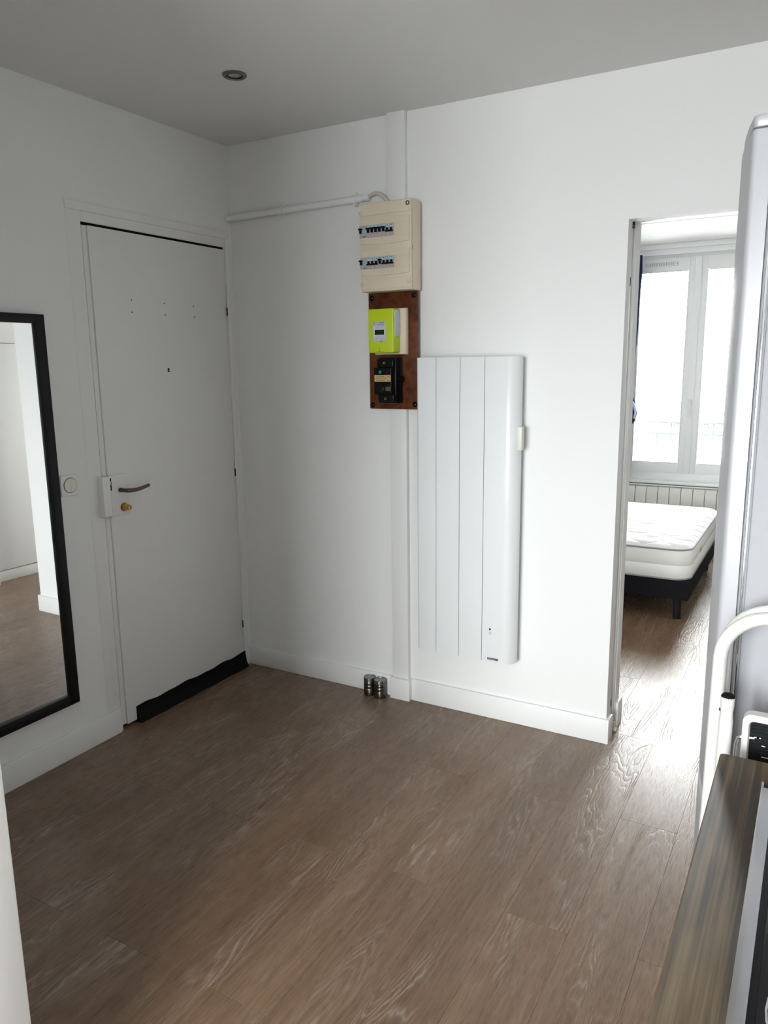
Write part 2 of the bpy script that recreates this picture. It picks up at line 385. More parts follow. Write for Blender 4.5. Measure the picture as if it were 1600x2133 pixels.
# baseboards
BT, BBH = 0.014, 0.103
def bb(name, m): return struct(m.build(name, TRIM), 'white painted baseboard')
bb('baseboard_back', MB().box(0, 0.845, -BT, 0, 0, 0.096, 0.003).box(0.945, DX0+0.004, -BT, 0, 0, BBH, 0.003).box(DX0-0.001, DX0+0.013, -BT, 0.060, 0, BBH, 0.003))
bb('baseboard_left', MB().box(0, BT, PY1, DY0-0.012, 0, 0.106, 0.003))
bb('baseboard_pocket', MB().box(DX0, DX0+0.013, 0.150, WT+0.012, 0, BBH+0.01, 0.003))
bb('baseboard_doorway_right', MB().box(DX1-0.014, DX1, 0, WT, 0, BBH, 0.003).box(DX1, XR, -BT, 0, 0, BBH, 0.003))
bb('baseboard_partition', MB().box(PX, PX+BT, PY0-BT, PY1, 0, BBH, 0.003).box(0, PX, PY0-BT, PY0, 0, BBH, 0.003).box(BT, PX, PY1, PY1+BT, 0, BBH, 0.003))
# boxed pilaster (cable duct) on the back wall
struct(MB().box(0.855, 0.935, -0.025, 0, BBH-0.002, H, 0.002).build('trim_1', TRIM), 'white boxed cable duct running floor to ceiling')
struct(MB().box(0.845, 0.945, -0.038, 0, 0, 0.101, 0.003).build('trim_2', TRIM), 'white baseboard block at the foot of the cable duct')

# ------------------------------------------------------------------ entrance door
D = sempty('door_1', 'white painted entrance door with black draught strip', (0, -0.45, 0))
GX = -0.003
MB().box(-0.045, GX, DY0+0.034, DY1-0.0008, 0.012, DH-0.009, 0.0025).build('leaf', DOORP, D)
MB().box(-0.045, GX-0.006, DY0+0.0095, DY0+0.0335, 0.016, DH-0.009, 0.002).build('edge_strip', DOORP, D)
MB().box(-0.089, -0.046, DY0, DY1, 0.0, DH).build('dark_rebate', DARK, D)
MB().prism([(DY0, DH), (DY1-0.01, DH), (DY1-0.01, DH-0.008), (DY0, DH-0.010)], 0, -0.020, -0.005).box(-0.022, -0.010, DY0, DY0+0.0090, 0.01, DH).build('gap_shade_fill', DARK, D)  # near-black filler painting the shade in the gap around the leaf
# frame: flat casing strip left of the door, header mouldings
cz = MB().box(0, 0.0007, -0.919, DY0, BBH+0.005, DH+0.075, 0.002)
cz.box(0, 0.002, DY0+0.002, DY1, DH+0.002, DH+0.036, 0.001).box(0, 0.004, -0.919, DY1+0.006, DH+0.038, DH+0.070, 0.002).box(0, 0.006, -0.925, DY1+0.006, DH+0.068, DH+0.075, 0.002)
cz.box(0, 0.004, DY1, DY1+0.025, 0.10, DH+0.038, 0.0015)
cz.build('door_frame', WALL, D)
MB().box(0.0, 0.006, DY0-0.012, DY0, 0.0, 0.108, 0.002).build('door_frame', DOORP, D)
# black draught excluder: concave profile along the foot of the door
prof = []
for k in range(7):
    a = k/6; prof.append((0.003+0.020*(a**2.4), 0.066*(1-a)+0.006))
prof = [(GX, 0.072)] + prof + [(0.026, 0.001), (GX, 0.001)]
me_ = MB().prism([(x, z) for x, z in prof], 1, -0.768, -0.046)
bmesh.ops.subdivide_edges(me_.bm, edges=[e for e in me_.bm.edges if abs(e.verts[0].co.y-e.verts[1].co.y) > 0.3], cuts=24)
for v in me_.bm.verts:
    if v.co.z > 0.03: v.co.z += 0.0030*math.sin(v.co.y*23)+0.002*math.sin(v.co.y*51) + (0.012*max(0, (v.co.y+0.12)/0.08) if v.co.y > -0.12 else 0)
    v.co.x += 0.002*math.sin(v.co.y*37) if v.co.x > 0.01 else 0
me_.build('draught_strip', BLACKR, D)['label'] = 'black rubber draught strip'
# lock
lk = MB().box(GX, 0.006, -0.822, -0.727, 0.918, 1.086, 0.003).build('lock_cover', DOORP, D)
MB().box(0.0, 0.034, -0.878, -0.840, 0.928, 1.088, 0.003).box(0.034, 0.010, -0.840, -0.832, 0.930, 1.030, 0.002).build('strike_box', TRIM, D)
MB().box(0.001, 0.020, -0.8335, -0.8235, 0.935, 1.078).build('lock_gap', DARK, D)
MB().box(0.0, 0.024, -0.840, -0.829, 1.052, 1.068, 0.002).build('latch_tongue', DOORP, D)
hz, hy = 1.022, -0.770
h = MB().cyl((0.004, hy, hz), (0.014, hy, hz), 0.0095)
h.tube([(0.010, hy, hz), (0.034, hy, hz), (0.046, hy+0.004, hz), (0.050, hy+0.016, hz-0.001), (0.051, hy+0.050, hz-0.002), (0.049, hy+0.080, hz+0.001), (0.045, hy+0.118, hz+0.006)], [0.008, 0.008, 0.009, 0.0085, 0.008, 0.0075, 0.007], 14)
h.build('lever_handle', BRONZE, D)['label'] = 'worn bronze lever handle'
cy_, czz = -0.757, 0.950
MB().cyl((0.004, cy_, czz), (0.010, cy_, czz), 0.0175).build('lock_rosette', mat('tarnished_brass', (0.35, 0.18, 0.06), 0.4, metal=1.0), D)
c_ = MB().cyl((0.008, cy_, czz), (0.036, cy_, czz), 0.0140, 0.0115).build('lock_cylinder', BRASS, D); c_['label'] = 'brass lock cylinder'
c2 = MB().cyl((0.036, cy_, czz), (0.043, cy_, czz), 0.0108).build('cylinder_face', BRASS, c_)
MB().box(0.0428, 0.0438, cy_-0.0012, cy_+0.0012, czz-0.0045, czz+0.0045).build('keyhole', DARK, c_)
# screw holes and spy hole
for y, z in ((-0.628, 1.781), (-0.630, 1.733), (-0.449, 1.778), (-0.447, 1.731), (-0.273, 1.776), (-0.271, 1.730)):
    MB().cyl((GX-0.002, y, z), (GX+0.0006, y, z), 0.0028, seg=10).build('screw_hole', DARK, D)
MB().cyl((GX-0.002, -0.449, 1.503), (GX+0.002, -0.449, 1.503), 0.0045, seg=12).box(GX, GX+0.0015, -0.455, -0.443, 1.492, 1.497).build('spy_hole', DARK, D)
for z in (1.79, 1.03, 0.255):
    g = MB().cyl((0.004, DY1-0.002, z-0.045), (0.004, DY1-0.002, z+0.045), 0.006, seg=12).build('hinge', DOORP, D)
    MB().box(0.002, 0.0075, DY1-0.0100, DY1-0.0086, z-0.045, z-0.008).build('hinge_slit', DARK, g)

# light switch
S = thing('light_switch', 'square white wall switch with round rocker beside black framed mirror', 'switch', (0.0, -1.005, 1.075))
MB().prism(rrect(-1.047, -0.9675, 1.035, 1.115, 0.008), 0, 0, 0.008, 0.002).build('plate', WHITEP, S)
MB().lathe([(0.0295, 0), (0.0295, 0.0014), (0.0275, 0.0014)], (0.008, -1.0075, 1.075), (1, 0, 0)).build('ring_groove', SHADOWGREY, S)
MB().lathe([(0, 0.0045), (0.026, 0.0045), (0.0275, 0.003), (0.0275, 0)], (0.008, -1.0075, 1.075), (1, 0, 0)).build('rocker', CREAMP, S)
MB().box(0.0124, 0.0128, -1.008, -1.007, 1.049, 1.101).build('rocker_line', PINK, S)

# mirror on the left wall
MX = 0.028
p0, p1 = on(91, 655, 0, MX), on(165, 1462, 0, MX)
my1 = (p0.y+p1.y)/2+0.003; mz1 = p0.z; mz0 = p1.z; my0 = my1-0.60; fw = 0.040
M_ = thing('wall_mirror', 'tall mirror in a deep black frame hung beside the entrance door', 'mirror', (0.0, (my0+my1)/2, mz0))
for a in ((my0, my0+fw, mz0, mz1), (my1-fw, my1, mz0, mz1), (my0+fw, my1-fw, mz0, mz0+fw), (my0+fw, my1-fw, mz1-fw*0.8, mz1)):
    MB().box(0.0005, MX, *a, 0.0015).build('frame_bar', BLACK, M_)
_yc = (my0+my1)/2; _tl = 0.0165                          # the glass sits a degree out of parallel in its deep frame
MB().prism([(0.003+_tl*(y_-_yc)+dx_, y_) for dx_, y_ in ((0.004, my0+0.02), (0.004, my1-0.02), (0.010, my1-0.02), (0.010, my0+0.02))], 2, mz0+0.02, mz1-0.02).build('mirror_glass', MIRROR, M_, smooth=False)

# ------------------------------------------------------------------ electric panel on the cable duct
def add_panel():
    X0, X1, Z0, Z1, YB, YF = 0.762, 1.001, 1.807, 2.152, -0.013, -0.094
    P = thing('fuse_box', 'aged beige two row fuse box on the cable duct', 'fuse box', (0.88, -0.025, Z0))
    MB().box(X0, X1, YF, YB, Z0, Z1, 0.006).build('housing', BEIGE, P)
    # moulded covers with arched edges
    def arch(za, zb, n=14, sag=0.006, up=1):
        pts = []
        for k in range(n+1):
            u = k/n; pts.append((X0+0.004+u*(X1-X0-0.012), zb+sag*math.sin(math.pi*u)))
        for k in range(n+1):
            u = 1-k/n; pts.append((X0+0.004+u*(X1-X0-0.012), za-sag*math.sin(math.pi*u)))
        return pts
    MB().prism(arch(1.995, 2.088, sag=0.006), 1, YF-0.0055, YF+0.001, 0.0012).build('row_cover', BEIGE, P)
    MB().prism(arch(1.873, 1.966, sag=0.005), 1, YF-0.0055, YF+0.001, 0.0012).build('row_cover', BEIGE, P)
    MB().prism(rrect(X0+0.003, X1-0.006, Z0+0.009, 1.858, 0.004), 1, YF-0.003, YF+0.001, 0.001).build('lower_cover', BEIGE, P)
    MB().prism(rrect(X0+0.003, X1-0.006, 2.104, Z1-0.003, 0.004), 1, YF-0.003, YF+0.001, 0.001).build('upper_cover', BEIGE, P)
    yr = YF-0.0055
    for z0, z1, tog in ((2.0185, 2.066, 'UuuuuuDD'), (1.8965, 1.942, 'UdddUddd')):
        # blanking plate right of the modules
        MB().box(0.930, 0.990, yr-0.001, yr+0.001, z0-0.001, z1+0.001, 0.0007).build('blanking_plate', BEIGE, P)
        xa, xb = 0.7655, 0.925; wide = 0.0345; mw = (xb-xa-wide-0.001)/7
        xs = [(xa, xa+wide)] + [(xa+wide+i*mw, xa+wide+(i+1)*mw) for i in range(7)]
        for i, ((u, v), t) in enumerate(zip(xs, tog)):
            br = MB().box(u+0.0003, v-0.0003, yr-0.004, yr+0.001, z0, z1, 0.0007, 1).build('breaker', BREAK, P)
            hgt = z1-z0
            MB().box(u+0.001, v-0.001, yr-0.0046, yr-0.0035, z0+0.002, z0+0.24*hgt).build('marking', PINK if i else BREAK, br)
            if i: MB().box(u+0.0012, v-0.0012, yr-0.0046, yr-0.0035, z1-0.30*hgt, z1-0.002).build('label_card', BREAKL, br)
            if i and t != 'u': MB().box(u+0.005, v-0.006, yr-0.0050, yr-0.0040, z1-0.16*hgt, z1-0.11*hgt).build('printed_mark', INK, br)
            cx = (u+v)/2 if i else u+0.0075
            zc = z0+0.55*hgt
            g = MB()
            hw = 0.0085 if t in 'u' else 0.0075
            if t in 'Uu':
                g.box(cx-hw, cx+hw, yr-0.015, yr-0.003, zc+0.004, zc+0.010, 0.001, 1).box(cx-0.0042, cx+0.0042, yr-0.012, yr-0.003, zc-0.009, zc+0.005, 0.001, 1)
            else:
                g.box(cx-hw, cx+hw, yr-0.014, yr-0.003, zc-0.012, zc-0.006, 0.001, 1).box(cx-0.0035, cx+0.0035, yr-0.012, yr-0.003, zc-0.007, zc+0.004, 0.001, 1)
            g.build('toggle', BAKE, br)
        MB().box(xa+0.018, xa+0.030, yr-0.0046, yr-0.0035, z0+0.001, z0+0.006).build('label_sticker', WHITEP, P)
    # screws: missing one at the top right, three in place
    MB().lathe([(0.0045, 0), (0.0085, 0.0012), (0.0085, 0), ], (0.985, YF-0.003, 2.134), (0, -1, 0), 20).build('screw_hole', DARK, P)
    MB().lathe([(0, 0.0016), (0.0040, 0.0016), (0.0040, 0)], (0.9855, YF-0.003, 2.135), (0, -1, 0), 14).build('screw_post', BEIGE2, P)
    for x, z in ((0.986, 1.838), (0.768, 1.838), (0.768, 2.115)):
        sc = MB().lathe([(0, 0.003), (0.0085, 0.003), (0.0095, 0.001), (0.0095, 0)], (x, YF-0.003, z), (0, -1, 0), 20).build('cover_screw', BEIGE2, P)
        MB().box(x-0.0012, x+0.0012, YF-0.0066, YF-0.0055, z-0.003, z+0.003).build('screw_slot', BEIGED, sc)
    MB().box(X1-0.0005, X1+0.0012, YF+0.004, YF+0.008, 1.960, 1.976).build('side_clip', BEIGED, P)
    MB().box(X1-0.0003, X1+0.0006, YF+0.0015, YF+0.0030, Z0+0.006, Z1-0.006).build('cover_seam', BEIGED, P)
    P.location += Vector((0.007, -0.012, -0.002))
add_panel()

# wooden mounting board
Bd = thing('meter_board', 'dark varnished wooden board under the fuse box', 'board', (0.88, -0.025, 1.324))
BF = -0.044
MB().box(0.768, 0.998, BF, -0.025, 1.324, 1.8045, 0.002).build('board', BOARD, Bd)
for x, z in ((0.783, 1.785), (0.985, 1.788), (0.780, 1.340), (0.986, 1.345)):
    MB().lathe([(0, 0.006), (0.006, 0.005), (0.011, 0.002), (0.012, 0)], (x, BF, z), (0, -1, 0), 18).build('mounting_screw', BAKE, Bd)

# smart meter, lime green
Mt = thing('electric_meter', 'lime green electric meter with grey display panel on the wooden board', 'electric meter', (0.87, BF, 1.55))
MB().prism([(0.814, 1.5505), (0.962, 1.5505), (0.962, 1.737), (0.814, 1.737)], 1, -0.078, BF, 0.008).build('backplate', BEIGE2, Mt)
y1, y0 = -0.138, -0.078
gb = MB().prism(rrect(0.8205, 0.938, 1.558, 1.733, 0.006), 1, y1, y0, 0.004).build('cover', LIME, Mt)
MB().box(0.932, 0.9400, -0.128, -0.0785, 1.622, 1.729, 0.003).build('side_cover', MGREY, Mt)
dp = MB().prism(rrect(0.8425, 0.905, 1.602, 1.684, 0.007), 1, y1-0.0025, y1+0.001, 0.001).build('display_panel', MGREY, Mt)
MB().box(0.853, 0.897, y1-0.0034, y1-0.002, 1.630, 1.650, 0.0006, 1).build('display', LCD, dp)
MB().box(0.852, 0.8535, y1-0.004, y1-0.002, 1.616, 1.663).box(0.852, 0.900, y1-0.004, y1-0.002, 1.6515, 1.653).build('panel_ridge', WHITEP, dp)
pr = MB()
for x0_, x1_, z_, t_ in ((0.846, 0.853, 1.6785, 0.003), (0.857, 0.864, 1.678, 0.0014), (0.872, 0.898, 1.679, 0.0018), (0.846, 0.854, 1.671, 0.0018), (0.857, 0.862, 1.671, 0.001), (0.865, 0.898, 1.672, 0.0012), (0.868, 0.895, 1.669, 0.0008)):
    pr.box(x0_, x1_, y1-0.0029, y1-0.0022, z_-t_/2, z_+t_/2)
pr.box(0.875, 0.893, y1-0.0031, y1-0.0022, 1.6035, 1.6055).box(0.884, 0.887, y1-0.0031, y1-0.0022, 1.6105, 1.6125)
pr.build('printed_marks', INK, dp)['kind'] = 'stuff'
MB().box(0.8565, 0.885, y1-0.0029, y1-0.0022, 1.6165, 1.6172).box(0.866, 0.868, y1-0.0029, y1-0.0022, 1.6115, 1.6125).build('printed_line', INKG, dp)
MB().box(0.8725, 0.8755, y1-0.0008, y1+0.001, 1.571, 1.5755).box(0.8725, 0.8750, y1-0.0008, y1+0.001, 1.564, 1.567).box(0.858, 0.892, y1-0.0008, y1+0.001, 1.5622, 1.5630).build('cover_marks', INK, Mt)

# main breaker, black bakelite
Br = thing('main_breaker', 'black bakelite main breaker with brass nameplate below the lime green meter', 'circuit breaker', (0.89, BF, 1.35))
MB().box(0.846, 0.931, -0.105, BF, 1.352, 1.539, 0.004).build('base', BAKE, Br)
yb = -0.134
MB().box(0.850, 0.927, yb+0.012, -0.10, 1.498, 1.531, 0.004).build('upper_block', BAKE, Br)
MB().box(0.841, 0.924, yb, -0.10, 1.388, 1.499, 0.005).build('front_block', BAKE, Br)
MB().box(0.853, 0.928, yb+0.012, -0.10, 1.360, 1.389, 0.004).build('lower_block', BAKE, Br)
np_ = MB().prism(rrect(0.8455, 0.922, 1.441, 1.4685, 0.002), 1, yb-0.0018, yb+0.001).build('nameplate', BRASSP, Br); np_['label'] = 'brass nameplate'
q = MB()
for x0_, x1_, z_ in ((0.855, 0.862, 1.463), (0.865, 0.893, 1.463), (0.850, 0.880, 1.4555), (0.884, 0.902, 1.4555), (0.855, 0.895, 1.4475), (0.907, 0.916, 1.4615), (0.907, 0.916, 1.447)):
    q.box(x0_, x1_, yb-0.0022, yb-0.0015, z_-0.0009, z_+0.0009)
q.build('engraving', BRONZE, np_)
MB().cyl((0.874, yb+0.001, 1.480), (0.874, yb-0.006, 1.480), 0.0062).build('green_button', GREENB, Br)
MB().tube([(0.888, yb-0.001, 1.489), (0.890, yb-0.001, 1.484), (0.893, yb-0.001, 1.479)], 0.0008, 6).build('edge_highlight_ring', STEELD, Br)
for x, z, yy in ((0.886, 1.517, yb+0.012), (0.889, 1.371, yb+0.012)):
    MB().lathe([(0.0025, 0.001), (0.0055, 0.0015), (0.0058, 0)], (x, yy, z), (0, -1, 0), 16).build('terminal_screw', BRASS, Br)
MB().box(0.897, 0.920, yb-0.0012, yb+0.001, 1.403, 1.421, 0.001, 1).build('amp_plate', mat('dull_brass', (0.13, 0.09, 0.035), 0.5, metal=0.3), Br)
MB().lathe([(0.004, 0.0), (0.006, 0.002), (0.008, 0)], (0.882, yb, 1.409), (0, -1, 0), 18).build('reset_ring', STEELD, Br)
MB().cyl((0.929, -0.075, 1.448), (0.946, -0.075, 1.448), 0.0125).build('side_knob', BAKE, Br)
MB().box(0.862, 0.930, -0.1065, -0.060, 1.350, 1.3535, 0.001).build('bottom_lip', STEELD, Br)

# conduit along the wall and the cable feeding the fuse box
pl, pr_ = on(474, 455.5, 1, -0.020), on(765, 412, 1, -0.020)
zc0, zc1 = pl.z, pr_.z
K = thing('cable_conduit', 'white painted conduit pipe clipped to the wall left of the fuse box', 'pipe', (0.37, -0.020, zc0))
MB().cyl((0.0, -0.020, zc0), (pr_.x-0.020, -0.020, zc1), 0.0145, seg=20).build('pipe', TRIM, K)
MB().cyl((pr_.x-0.022, -0.020, zc1), (pr_.x+0.010, -0.020, zc1), 0.0125, seg=18).cyl((pr_.x+0.002, -0.020, zc1), (pr_.x+0.008, -0.020, zc1), 0.0145, seg=18).build('end_sleeve', TRIM, K)
for px in (588, 741):
    c = on(px, 425, 1, -0.020); zc = zc0+(zc1-zc0)*c.x/pr_.x
    q = MB().cyl((c.x-0.008, -0.020, zc), (c.x+0.008, -0.020, zc), 0.0185, seg=20).box(c.x-0.005, c.x+0.005, -0.030, 0, zc+0.015, zc+0.026, 0.002).box(c.x-0.005, c.x+0.005, -0.030, 0, zc-0.026, zc-0.015, 0.002)
    q.build('pipe_clip', TRIM, K)
pth = []
for k in range(17):
    u = k/16
    pth.append((pr_.x+0.004+0.128*u, -0.020-0.030*u, zc1+0.022*math.sin(math.pi*u)*(1-0.2*u)-0.058*u**1.9))
tag(MB().tube(pth, 0.0078, 12).build('supply_cable', CABLE), 'short grey cable curving from the conduit into the fuse box', 'cable')

# ------------------------------------------------------------------ panel heater
HY0, HY1 = -0.102, -0.048
Ht = thing('panel_heater', 'tall white electric panel heater with vertical grooves', 'heater', (1.24, 0, 0.29))
hx = [1.0235, 1.1125, 1.217, 1.322, 1.4565]
hz0, hz1 = 0.294, 1.536
g = 0.0011
for i in range(4):
    a, b = hx[i]+(g if i else 0), hx[i+1]-(g if i < 3 else 0)
    if i < 3:
        if i == 0:
            pts = [(a, HY1+0.004), (a, HY0+0.010)] + [(a+0.012*(1-math.cos(t)), HY0+0.010-0.010*math.sin(t)) for t in [math.pi/2*k/4 for k in range(1, 5)]] + [(b, HY0), (b, HY1+0.004)]
        else: pts = [(a, HY1+0.004), (a, HY0), (b, HY0), (b, HY1+0.004)]
    else:
        r_ = 0.046
        pts = [(a, HY1+0.004), (a, HY0), (b-r_, HY0)] + [(b-r_+r_*math.sin(t), HY0+r_-r_*math.cos(t)) for t in [math.pi/2*k/9 for k in range(1, 10)]] + [(b, HY1+0.004)]
    MB().prism(pts, 2, hz0, hz1, 0.0012).build('front_panel', HEATER, Ht)
MB().box(hx[0]+0.012, hx[4]-0.010, HY1+0.005, HY1-0.0005+0.012, hz0+0.006, hz1-0.006, 0.003).build('back_shell', HEATER, Ht)
MB().box(1.10, 1.14, HY1+0.008, 0, 0.40, 1.42, 0.002).box(1.34, 1.38, HY1+0.008, 0, 0.40, 1.42, 0.002).build('wall_bracket', SHADOWGREY, Ht)
MB().box(1.4515, 1.4715, -0.088, -0.058, 1.176, 1.268, 0.004).build('control_box', CREAMP, Ht)
MB().cyl((1.358, HY0-0.0012, 0.437), (1.358, HY0+0.002, 0.437), 0.0042, seg=16).build('sensor', STEELD, Ht)
MB().lathe([(0, 0.0025), (0.005, 0.002), (0.0065, 0)], (1.358, HY0, 0.420), (0, -1, 0), 18).build('indicator_lens', mat('lens_grey', (0.62, 0.60, 0.57), 0.3), Ht)
bdg = MB().box(1.3475, 1.3955, HY0-0.0014, HY0+0.001, 0.3045, 0.3140, 0.0008, 1).build('badge', mat('badge_slate', (0.14, 0.15, 0.18), 0.45), Ht); bdg['label'] = 'small slate grey maker badge'
q = MB()
for k, wd in enumerate((0.004, 0.003, 0.0035, 0.003, 0.004, 0.003)):
    q.box(1.3505+0.0052*k, 1.3505+0.0052*k+wd, HY0-0.0018, HY0-0.0012, 0.3083, 0.3102)
q.build('badge_marks', INKG, bdg)
MB().box(1.3865, 1.3905, HY0-0.0018, HY0-0.0012, 0.3070, 0.3115).build('badge_emblem', BLACK, bdg)

# ------------------------------------------------------------------ two tins on the floor against the baseboard
for x, y, l in ((0.742, -0.0455, 'round steel stacking tin on the floor, further from the cable duct foot'), (0.8015, -0.052, 'round steel stacking tin on the floor, touching the cable duct foot')):
    T = thing('steel_tin', l, 'tin', (x, y, 0), 'two steel tins by the baseboard')
    R_ = 0.0275
    MB().lathe([(0, 0.0), (R_*0.97, 0.0), (R_, 0.003), (R_, 0.034), (R_*0.96, 0.036), (R_*0.96, 0.038)], (x, y, 0.0), seg=36).build('base_cup', STEELD, T)
    MB().lathe([(R_*0.96, 0.036), (R_, 0.0385), (R_, 0.050), (R_*0.95, 0.052), (R_*0.95, 0.054)], (x, y, 0.0), seg=36).build('ring', STEELD, T)
    MB().lathe([(R_*0.95, 0.052), (R_, 0.0545), (R_, 0.066), (R_*0.95, 0.068)], (x, y, 0.0), seg=36).build('ring', STEELD, T)
    MB().lathe([(R_*0.95, 0.067), (R_*1.01, 0.069), (R_*1.01, 0.083), (R_*0.985, 0.086), (R_*0.93, 0.087), (R_*0.90, 0.085), (0, 0.085)], (x, y, 0.0), seg=36).build('lid', mat('tin_lid_steel', (0.27, 0.265, 0.25), 0.3, metal=1.0), T)

# ------------------------------------------------------------------ ceiling spotlight (switched off)
SL = thing('ceiling_spotlight', 'small round recessed nickel spotlight in the ceiling', 'spotlight', (0.611, -0.66, H))
c = (0.611, -0.66, H)
MB().lathe([(0.042, 0.0), (0.042, 0.004), (0.038, 0.007), (0.029, 0.006), (0.026, 0.0005), (0.026, 0.0)], c, (0, 0, -1), 40).build('trim_ring', NICKEL, SL)
MB().lathe([(0.0262, 0.0055), (0.0245, 0.0050), (0.0235, 0.0010), (0.0262, 0.0010)], c, (0, 0, -1), 36).build('tilt_ring', BAKE, SL)
MB().lathe([(0.0, 0.0040), (0.020, 0.0036), (0.0236, 0.0015), (0.0236, 0.0005)], c, (0, 0, -1), 32).build('lamp', LAMPG, SL)

# ------------------------------------------------------------------ pocket door in the bedroom doorway
PD = sempty('door_2', 'white pocket door slid into the wall', (1.77, 0.10, 0))
MB().box(1.702, DX0-0.008, 0.076, 0.118, 0.014, DZ-0.002, 0.003).build('leaf', DOORP, PD)
MB().box(DX0-0.012, DX0-0.002, 0.120, 0.1455, 0.0, DZ+0.03, 0.002).build('jamb_strip', TRIM, PD)
for z in (1.800, 0.130):
    MB().prism([(0.097+0.008*math.cos(t), z+0.018*math.sin(t)) for t in [2*math.pi*k/14 for k in range(14)]], 0, DX0-0.009, DX0-0.0065).build('bolt_hole', DARK, PD)
MB().box(1.702, DX0-0.012, 0.0625, 0.0755, 0.0, DZ).build('pocket_shade_fill', DARK, PD)  # dark box fills the slot, standing in for shade inside the pocket
MB().box(DX0, DX1, 0.064, 0.138, DZ+0.004, DZ+0.049, 0.001).build('sliding_track', TRIM, PD)
MB().box(DX0, DX1, 0.1385, 0.1455, DZ+0.010, DZ+0.049).build('track_slot', DARK, PD)
MB().box(DX0-0.008, DX0+0.006, 0.070, 0.085, DZ-0.020, DZ+0.003, 0.002).build('track_stop', BAKE, PD)
MB().cyl((DX0+0.004, 0.128, 0.0), (DX0+0.004, 0.128, 0.012), 0.013, seg=18).box(DX0-0.004, DX0+0.010, 0.121, 0.134, 0.010, 0.036, 0.003).build('floor_guide', CREAMP, PD)

# ------------------------------------------------------------------ bedroom: window, railing, radiator, curtain, bed, wardrobe
def casement_window(root, x0, x1, z0, z1, xm, full=True):
    ya, yb_ = BY+0.03, BY+0.09
    fr = MB().box(x0, x0+0.03, ya, yb_, z0, z1, 0.002).box(x1-0.03, x1, ya, yb_, z0, z1, 0.002).box(x0+0.03, x1-0.03, ya, yb_, z1-0.03, z1, 0.002).box(x0+0.03, x1-0.03, ya, yb_, z0, z0+0.075, 0.002)
    fr.build('window_frame', PVC, root)
    for a, b in ((x0+0.03, xm-0.002), (xm+0.002, x1-0.03)):
        ys0, ys1 = BY+0.012, BY+0.0295
        zl, zh = z0+0.070, z1-0.025
        gz0, gz1 = 0.652, 2.232
        gx0, gx1 = a+0.050, b-0.064
        if a > xm: gx0, gx1 = a+0.064, b-0.050
        sh = MB().box(a, gx0, ys0, ys1, zl, zh, 0.003).box(gx1, b, ys0, ys1, zl, zh, 0.003).box(gx0, gx1, ys0, ys1, zl, gz0, 0.003).box(gx0, gx1, ys0, ys1, gz1, zh, 0.003).build('casement', PVC, root)
        bd_ = 0.010
        MB().box(gx0, gx0+bd_, ys0+0.002, ys0+0.015, gz0, gz1, 0.003).box(gx1-bd_, gx1, ys0+0.002, ys0+0.015, gz0, gz1, 0.003).box(gx0+bd_, gx1-bd_, ys0+0.002, ys0+0.015, gz0, gz0+bd_, 0.003).box(gx0+bd_, gx1-bd_, ys0+0.002, ys0+0.015, gz1-bd_, gz1, 0.003).build('glazing_bead', PVC, sh)
        MB().box(gx0+0.001, gx1-0.001, BY+0.028, BY+0.032, gz0+0.001, gz1-0.001).build('pane', GLASS, sh, smooth=False)
    MB().box(xm-0.026, xm+0.026, BY-0.004, BY+0.0115, z0+0.072, z1-0.028, 0.004).build('meeting_stile', PVC, root)
    hh = MB().box(xm-0.016, xm+0.016, BY-0.014, BY-0.003, 1.145, 1.195, 0.004).box(xm-0.008, xm+0.008, BY-0.040, BY-0.012, 1.160, 1.176, 0.003).box(xm-0.010, xm+0.010, BY-0.046, BY-0.032, 1.055, 1.180, 0.005)
    hh.build('window_handle', WHITEP, root)
W1 = sempty('window_1', 'white double casement window of the bedroom', ((BW[0]+BW[1])/2, BY+0.1, BW[2]))
x0, x1, z0, z1 = BW
xm = 1.515
casement_window(W1, x0, x1, z0, z1, xm)
W3 = sempty('window_added', 'unseen second white casement window added to brighten the bedroom', ((BW3[0]+BW3[1])/2, BY+0.1, BW[2]))  # out of view, added to bring more daylight into the bedroom
casement_window(W3, BW3[0], BW3[1], z0, z1, (BW3[0]+BW3[1])/2)
vg = MB().box(1.10, 1.36, BY+0.004, BY+0.013, 2.272, 2.302, 0.003).build('vent_grille', WHITEP, W1)
q = MB()
for k in range(11): q.box(1.135+0.0185*k, 1.138+0.0185*k, BY+0.0025, BY+0.0045, 2.276, 2.298)
q.build('vent_slots', SHADOWGREY, vg)['kind'] = 'stuff'
for x in (1.108, 1.352): MB().cyl((x, BY+0.004, 2.287), (x, BY+0.0015, 2.287), 0.004, seg=10).build('vent_screw', SEAL, vg)
struct(MB().box(x0-0.09, x1+0.09, BY-0.030, BY, z1-0.004, z1+0.040, 0.003).box(x0-0.09, x1+0.09, BY-0.050, BY, z1+0.040, BH, 0.003).build('trim_3', PVC), 'white moulding above the bedroom window')
struct(MB().box(x0-0.05, x1+0.05, BY-0.040, BY+0.03, z0-0.022, z0+0.004, 0.004).build('trim_4', PVC), 'white window sill above the radiator')

